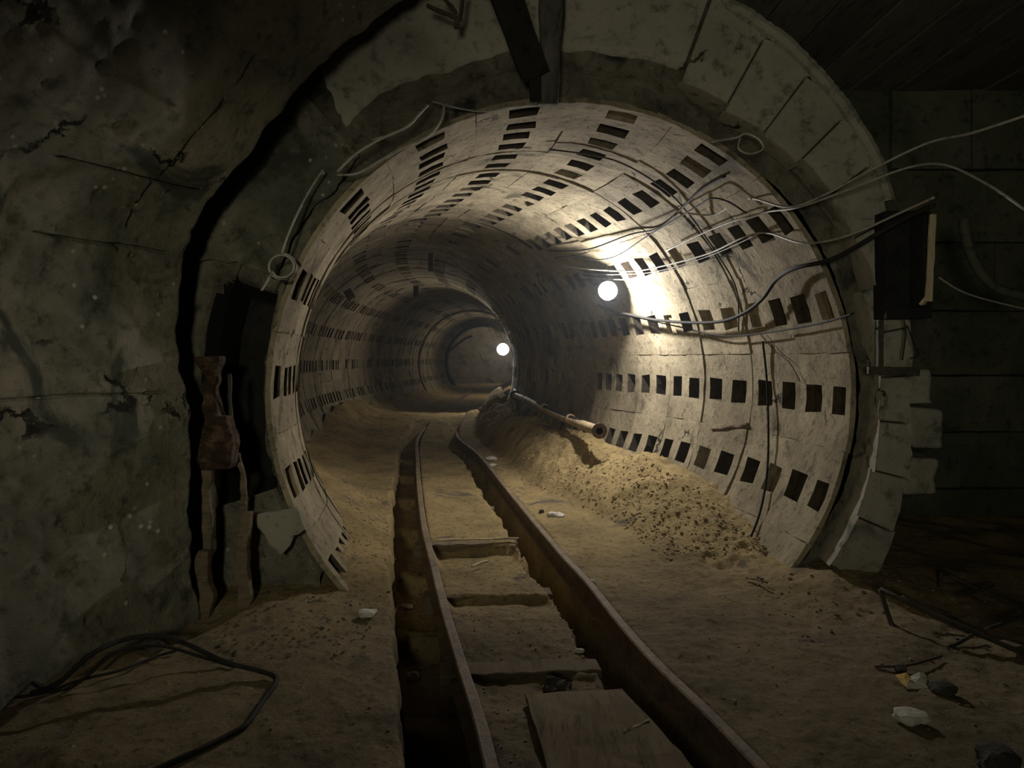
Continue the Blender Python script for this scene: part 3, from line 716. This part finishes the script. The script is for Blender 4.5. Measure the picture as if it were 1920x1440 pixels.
# conduit on right
cable([(1808,410,6.6), (1812,450,6.6), (1835,505,6.6), (1870,540,6.6), (1925,556,6.6)], .045, 'darkconcrete', 'dark grey hose curving down the chamber wall at far right', nm='hose', cat='hose', seg=12)
cable([(1760,520,6.5), (1800,545,6.5), (1850,562,6.5), (1925,580,6.5)], .009, 'wire', 'thin wire under the curved hose at far right')
cable([(1690,585,6.05), (1698,620,6.05), (1692,675,6.05)], .006, 'cable', 'short wire hanging below the dark wall box, straight one')
cable([(1700,610,6.0), (1712,640,6.0), (1722,665,6.0), (1708,672,6.0)], .006, 'cable', 'short kinked wire hanging below the dark wall box')
# wire tangle beside the far lamp
V, Fc = [], []
r2 = random.Random(5)
for i in range(46):
    c = P(948+r2.gauss(0, 5), 592+r2.gauss(0, 6), 21.2)
    pts = [c+Vector((r2.gauss(0, .22), r2.gauss(0, .2), r2.gauss(0, .2)-.09*j)) for j in range(5)]
    v, f = tube_vf(smoothpath(pts, 4), .007, 4); k = len(V); V += v; Fc += [tuple(a_+k for a_ in q_) for q_ in f]
tag(link('wire_tangle', V, Fc, 'palecable'), 'tangled bunch of pale wires on the wall above the far lamp', 'wires')
cable([(944,600,21.2), (955,625,21.5), (962,660,21.8), (967,700,21.8), (962,735,20.5)], .05, 'palecable', 'pale dusty cable running down the wall past the far lamp', seg=8)
cable([(948,605,21.0), (962,640,21.4), (971,680,21.6), (975,720,21.0), (972,745,20.0)], .028, 'palecable', 'thinner pale cable right of the dusty one by the far lamp', seg=8)
cable([(835,664,46), (850,652,46), (870,636,46), (885,630,46)], .07, 'cable', 'dark cable slung across the far tunnel mouth')

# ------------------------------------------------------------------ hanging plates in the crown
def plate(x0, y0, x1, y1, Y, label):
    a_ = P((x0+x1)/2, y0, Y); b_ = P((x0+x1)/2, y1, Y)
    tag(beam('hanging_plate', a_, b_, (x1-x0)*Y/F, .05, 'iron', side=(1, 0, 0), cuts=2), label, 'plate')
plate(803, 474, 812, 509, 15.6, 'dark narrow plate hanging from the crown in the middle of the tunnel')
plate(775, 536, 785, 556, 22.4, 'small dark plate hanging from the crown at the second arch')
a_, b_ = P(650, 543, 15.0), P(660, 560, 15.0)
tag(beam('hanging_plate', a_, b_, .17, .05, 'iron', side=(1, 0, 0)), 'small dark tilted plate on the left upper tunnel wall', 'plate')

# ------------------------------------------------------------------ timbers and iron at the top of the portal
V, Fc = tube_vf([P(1036, -60, 5.95), P(1034, 20, 5.97), P(1032, 90, 6.0), P(1029, 150, 6.04), P(1027, 196, 6.08)], lambda t: .108-.02*t+.012*math.sin(t*9), 14, wob=.07)
tag(link('timber_post', V, Fc, 'post', smooth=True), 'mottled dark upright post reaching down to the crown of the tunnel', 'post')
o = beam('timber_beam', P(925, -70, 5.4), P(1003, 140, 5.95), .24, .16, 'black', cuts=5, jit=.006, side=(1, 0, .3)); tag(o, 'black slanting beam meeting the upright post at its foot', 'beam')
tag(beam('beam_foot', P(1003, 120, 5.95), P(1005, 192, 6.05), .10, .14, 'black', cuts=3), 'narrow black strut between the slanting beam and the tunnel crown', 'strut')
br = empty('iron_bracket', P(860, 40, 5.8), 'black iron bracket hanging beside the slanting beam at the top', 'bracket')
for a_, b_, w_ in (((800, 10), (862, 38), .035), ((862, 38), (870, -20), .03), ((828, -8), (856, 24), .025)):
    adopt(beam('bracket_arm', P(*a_, 5.8), P(*b_, 5.8), w_, .03, 'iron', cuts=3), br)
adopt(beam('bracket_tip', P(857, 36, 5.8), P(857, 54, 5.8), .045, .04, 'iron', cuts=2), br)

# ------------------------------------------------------------------ left recess: rusted column, posts, slabs
def ragged(name, a_, b_, w_, h_, m, label, cat, seed=1, cuts=16, amp=.03):
    V, Fc = beam_vf(a_, b_, w_, h_, cuts, 0.0, side=(1, 0, 0))
    V = [Vector(v)+Vector((amp*float(fbm(v.x*6, v.z*6, seed, 3)), amp*float(fbm(v.x*6, v.z*6, seed+5, 3)), 0)) for v in V]
    o = link(name, V, Fc, m); md = o.modifiers.new('b', 'BEVEL'); md.width = .012; md.segments = 2
    return tag(o, label, cat)
ragged('steel_column', P(392, 668, 5.85), P(400, 785, 5.85), .14, .14, 'redrust', 'flaking reddish rusted steel column stub at the end of the left wall', 'column', 2, amp=.06)
ragged('steel_column', P(408, 780, 5.8), P(405, 878, 5.8), .21, .16, 'redrust', 'wider lower chunk of rusted steel hanging over the black slot', 'column', 4, amp=.06)
ragged('steel_strip', P(431, 700, 5.95), P(434, 870, 5.95), .035, .03, 'iron', 'thin dark steel strip beside the rusted column', 'strip', 5, amp=.01)
ragged('timber_post', P(446, 850, 5.95), P(458, 970, 5.95), .05, .05, 'wood', 'split pale wooden post leaning in the left recess', 'post', 6, amp=.02)
ragged('timber_post', P(455, 960, 5.85), P(462, 1150, 5.85), .085, .09, 'wood', 'broad weathered post standing on the floor right of the black slot', 'post', 7, amp=.03)
ragged('timber_post', P(388, 1030, 5.75), P(384, 1160, 5.75), .10, .09, 'wood', 'short weathered post standing left of the black slot', 'post', 8, amp=.03)
ragged('timber_post', P(388, 880, 5.8), P(390, 1035, 5.8), .07, .07, 'wood', 'dark weathered upright above the short post by the black slot', 'post', 9, amp=.02)
sp = [(470, 965), (512, 961), (556, 954), (572, 992), (560, 1002), (549, 1004), (540, 1026), (527, 1041), (515, 1030), (503, 1019), (496, 1002), (484, 990)]
sv = [P(x, y, 6.08+.01*(k_ % 3)) for k_, (x, y) in enumerate(sp)]; n_ = len(sv)
V = sv+[v+Vector((0, .06, 0)) for v in sv]
Fc = [tuple(range(n_))[::-1], tuple(range(n_, 2*n_))]+[(k_, (k_+1) % n_, (k_+1) % n_+n_, k_+n_) for k_ in range(n_)]
tag(link('plaster_slab', V, Fc, 'smooth'), 'pale broken plaster slab with a jagged lower tip left of the tunnel mouth', 'slab')
# recess void behind black slot
# ------------------------------------------------------------------ right: wall box, wood strip, pipes
wbx = empty('wall_box', P(1695, 490, 6.1), 'black open metal box on the wall right of the tunnel', 'box')
adopt(beam('box_body', P(1692, 400, 6.15), P(1692, 598, 6.15), .40, .22, 'black', cuts=3, side=(1, 0, 0)), wbx)
adopt(beam('box_door', P(1722, 405, 5.95), P(1722, 575, 5.95), .05, .24, 'black', cuts=3, side=(1, 0, 0)), wbx)
o = beam('wooden_strip', P(1749, 402, 5.75), P(1741, 565, 5.75), .055, .03, 'palewood', cuts=8, jit=.004, side=(1, 0, 0)); tag(o, 'pale upright wooden strip on the edge of the black wall box', 'strip')
tag(beam('wooden_wedge', P(1741, 555, 5.75), P(1727, 572, 5.8), .055, .03, 'palewood', cuts=2), 'small pale wood piece at the lower end of the upright strip', 'wedge')
tag(beam('steel_post', P(1650, 600, 6.1), P(1650, 690, 6.1), .045, .045, 'iron', cuts=3), 'short dark steel post under the wall box', 'post')
tag(beam('steel_bar', P(1627, 695, 6.05), P(1722, 697, 6.05), .05, .07, 'iron', cuts=4), 'dark horizontal steel bar below the wall box', 'bar')
for i, (x, y, w_, h_, lab) in enumerate([(1700, 725, 52, 62, 'squared stone right of the ring, just under the steel bar'), (1715, 800, 60, 75, 'rough stone block at mid height right of the arch blocks'), (1705, 885, 62, 70, 'lower rough stone block beside the arch blocks above the dark hollow')]):
    a_ = P(x, y-h_/2, 6.7); b_ = P(x+rnd.uniform(-5, 5), y+h_/2, 6.7)
    tag(beam('stone_block', a_, b_, w_*6.7/F, .4, 'smooth', cuts=5, jit=.022, side=(1, 0, 0), bev=.03), lab, 'stone', 'stones beside the portal ring')

# ------------------------------------------------------------------ iron frame lying at the right
fe = empty('iron_rack', on_floor(1700, 1190, .05), 'bent iron rack of thin bars lying on the floor at right', 'rack')
A1, A2 = P(1650, 1105, 5.5), P(1935, 1232, 4.75)
B1, B2 = P(1765, 1072, 6.0), P(1940, 1150, 5.3)
def bar(a_, b_, r, nm='frame_bar'):
    V, Fc = tube_vf(smoothpath([a_, a_.lerp(b_, .5)+Vector((0, 0, -.006)), b_], 3), r, 8); return adopt(link(nm, V, Fc, 'iron', smooth=True), fe)
bar(A1, A2, .02); bar(B1, B2, .016)
bar(A1, P(1672, 1172, 5.35), .018, 'frame_leg'); bar(P(1672, 1172, 5.35), P(1727, 1205, 5.2), .022, 'frame_leg')
bar(B1, P(1762, 1100, 5.95), .012); bar(P(1862, 1098, 5.7), P(1800, 1118, 5.55), .012)
bar(P(1830, 1186, 5.1), P(1772, 1218, 5.0), .014); bar(P(1925, 1150, 5.25), P(1850, 1180, 5.0), .013)
bar(P(1690, 1118, 5.55), P(1790, 1160, 5.3), .012)
bar(P(1728, 1206, 5.15), P(1800, 1232, 5.0), .006)
fcab([(1640,1250), (1700,1248), (1750,1235), (1765,1230)], .008, 'iron', 'thin rusty wire on the dirt beside the torn packet')

# ------------------------------------------------------------------ litter and stones
def sheet(name, px, py, wpx, hpx, m, label, cat, seed, z=.04, curl=.05, parent=None):
    p0 = on_floor(px, py); k = p0.y/F; g = np.linspace(-1, 1, 9); GX, GY = np.meshgrid(g, g)
    GX = GX*(1+.12*vnoise(GY*1.5, seed)); w_, d_ = wpx*k/2, hpx*k*1.7/2
    X = p0.x+GX*w_+.25*GY*w_; Yv = p0.y+GY*d_; Z = H(X, Yv)+z+curl*np.abs(fbm(GX*1.1+seed, GY*1.1, seed, 2))
    o = grid(name, np.stack([X, Yv, Z], -1), m, smooth=False)
    md = o.modifiers.new('s', 'SOLIDIFY'); md.thickness = .006
    return tag(o, label, cat)
pk = empty('paper_packet', on_floor(1710, 1280, .05), 'torn yellow and white paper packet lying on the dirt at right', 'packet')
def facet(name, pts, m):
    q = [on_floor(x, y, hz(*on_floor(x, y, .1).xy)+z-.02) for x, y, z in pts]; c_ = sum(q, Vector())/len(q)
    ring_ = [a_.lerp(b_, .5)+Vector((rnd.uniform(-.004, .004), 0, rnd.uniform(-.004, .008))) for a_, b_ in zip(q, q[1:]+q[:1])]
    V = [c_+Vector((0, 0, .008))]; n_ = len(q)
    for a_, b_ in zip(q, ring_): V += [a_, b_]
    o = link(name, V, [(0, 1+k, 1+(k+1) % (2*n_)) for k in range(2*n_)], m)
    md = o.modifiers.new('s', 'SOLIDIFY'); md.thickness = .004
    return adopt(o, pk)
facet('paper_flap', [(1704, 1270, .06), (1724, 1260, .10), (1738, 1270, .07), (1745, 1285, .05), (1712, 1283, .05)], 'paper')
facet('paper_flap', [(1698, 1280, .06), (1722, 1279, .05), (1752, 1280, .045), (1742, 1291, .035), (1700, 1292, .035)], 'paper')
facet('yellow_side', [(1678, 1266, .06), (1698, 1262, .09), (1709, 1272, .07), (1700, 1291, .04), (1690, 1282, .05)], 'yellow')
def stone(px, py, wpx, hpx, m, label, seed, cat='stone', nm='stone', rough=.35, sink=.3, group=None):
    p = on_floor(px, py+hpx*.4, .0); p = on_floor(px, py+hpx*.4, hz(p.x, p.y)); k = p.y/F
    sx, sz = wpx*k/2, hpx*k/2
    V, Fc = rock_vf((p.x, p.y+sx*.3, hz(p.x, p.y)+sz*(1-sink)), sx, sx*.75, sz, seed, rough, 3)
    return tag(link(nm, V, Fc, m, smooth=False), label, cat, group)
stone(1715, 1354, 58, 24, 'stone', 'pale angular stone lying on the dirt below the torn packet', 31)
stone(1690, 1255, 20, 16, 'darkstone', 'small dark lump touching the back of the torn packet', 32)
stone(1772, 1303, 44, 22, 'darkstone', 'dark flat stone just right of the torn packet', 33)
stone(1880, 1428, 80, 44, 'darkstone', 'large dark lump at the bottom right corner', 34)
stone(1050, 1292, 56, 34, 'darkstone', 'crumbly dark clod at the head of the flat plank', 35, cat='clod', nm='dirt_clod', rough=.6)
stone(688, 1150, 36, 16, 'stone', 'flat grey stone at the left foot of the tunnel mouth', 36)
stone(774, 1272, 26, 16, 'stone', 'small squared pale chip on the left edge of the trench', 37)
stone(762, 1107, 24, 9, 'stone', 'thin pale chip on the trench edge by the tunnel mouth', 38)
stone(1040, 968, 34, 10, 'stone', 'flat pale stone on the lit dirt right of the track', 39)
stone(922, 858, 20, 8, 'stone', 'pale oval stone beside the far end of the right rail', 40)
stone(921, 872, 20, 4, 'stone', 'thin pale sliver just in front of the oval stone', 41)
stone(1015, 888, 11, 9, 'darkstone', 'small dark pebble on the dirt below the pipe', 42)
stone(287, 1212, 34, 26, 'darkstone', 'dark lump under the looping black cable', 43)
stone(1086, 1222, 16, 8, 'stone', 'small white shard by the right rail, left one', 44)
stone(1110, 1216, 12, 10, 'stone', 'small white shard by the right rail, right one', 45)
stone(1063, 1070, 12, 5, 'stone', 'glinting chip in the trench of the right rail', 46, sink=-.5)
splinter(on_floor(1170, 1372, .05), on_floor(1216, 1350, .05), .012, .01, 'palewood', 'pale thin splinter near the right rail beside the plank')
splinter(W3(1335,806,.03), W3(1402,795,.05), .03, .02, 'rust', 'rusty wire end sticking out of the right wall between the pocket rows', nm='wire_stub', cat='wire')
splinter(on_floor(1440, 1092, .2), on_floor(1400, 1083, .17), .02, .015, 'wood', 'thin stick at the foot of the right tunnel wall', nm='wooden_stick', cat='stick')
# bracket-shaped scrap on the bank
q = [P(1330, 1012, 7.9), P(1338, 995, 7.9), P(1356, 1003, 7.8), P(1352, 1015, 7.8)]
tag(tube('iron_scrap', q, .018, 'rust', n=2), 'small hooked scrap of iron on the debris bank', 'scrap')
# loose chips and crumbs
V, Fc = [], []
r3 = random.Random(11)
def chip(x, y, s_, flat):
    z = hz(x, y); an = r3.uniform(0, 6.28); n = r3.choice((4, 5)); k = len(V); tilt = r3.uniform(-.5, .5)
    for lv, sc_ in ((0, 1), (1, .75)):
        for j in range(n):
            q_ = an+6.28*j/n; rr_ = s_*sc_*r3.uniform(.6, 1.1)
            dx_ = math.cos(q_)*rr_; dy_ = math.sin(q_)*rr_*.6
            V.append((x+dx_*math.cos(an)-dy_*math.sin(an), y+dx_*math.sin(an)+dy_*math.cos(an), z-.2*s_*flat+lv*s_*flat+dx_*tilt*.4))
    for j in range(n): Fc.append((k+j, k+(j+1) % n, k+n+(j+1) % n, k+n+j))
    Fc.append(tuple(k+n+j for j in range(n)))
for i in range(3300):
    t_ = r3.random()
    if t_ < .50:
        y = 7.0+6.0*r3.random()**1.3; x = float(XC(y))+1.05+1.2*r3.random(); s_ = r3.uniform(.008, .035)
    elif t_ < .62:
        y = 6.6+5*r3.random(); x = float(XC(y))-1.3-.9*r3.random(); s_ = r3.uniform(.008, .03)
    elif t_ < .84:
        y = 3+6*r3.random(); x = float(XL(y))+.1+1.1*r3.random(); s_ = r3.uniform(.004, .016)
    else:
        y = 2.8+3.6*r3.random(); x = r3.uniform(-2.6, 4.2); s_ = r3.uniform(.005, .02)
    chip(x, y, s_, r3.uniform(.3, .7))
tag(link('rubble', V, Fc, 'rubble'), 'loose chips and crumbs of debris strewn over the dirt floor', 'rubble', kind='stuff')
V, Fc = [], []
for i in range(420):
    y = 4.9+1.5*r3.random(); x = r3.choice([r3.uniform(2.1, 4.2), r3.uniform(-2.3, -1.1), r3.uniform(-2.3, -1.1)]); chip(x, y, r3.uniform(.006, .028), r3.uniform(.3, .7))
tag(link('rubble', V, Fc, 'rock'), 'dark rubble heaped at the foot of the portal wall', 'rubble', kind='stuff')

# ------------------------------------------------------------------ thin dust haze in the tunnel
hv = bpy.data.materials.new('dust_haze'); hv.use_nodes = True; nt = hv.node_tree; nt.nodes.remove(nt.nodes['Principled BSDF'])
vs = nt.nodes.new('ShaderNodeVolumeScatter'); vs.inputs['Color'].default_value = (.8, .9, 1, 1); vs.inputs['Density'].default_value = .003; vs.inputs['Anisotropy'].default_value = .3
nt.links.new(vs.outputs[0], nt.nodes['Material Output'].inputs['Volume']); M['haze'] = hv
V, Fc = beam_vf((-1.5, 6.5, ZC), (-1.5, 58, ZC), 8, 7, 1, 0, side=(1, 0, 0))
Fc = [f[::-1] for f in Fc]; hz_o = link('dust_haze', V, Fc, 'haze'); tag(hz_o, 'faint dusty haze hanging in the tunnel', 'haze', kind='stuff')
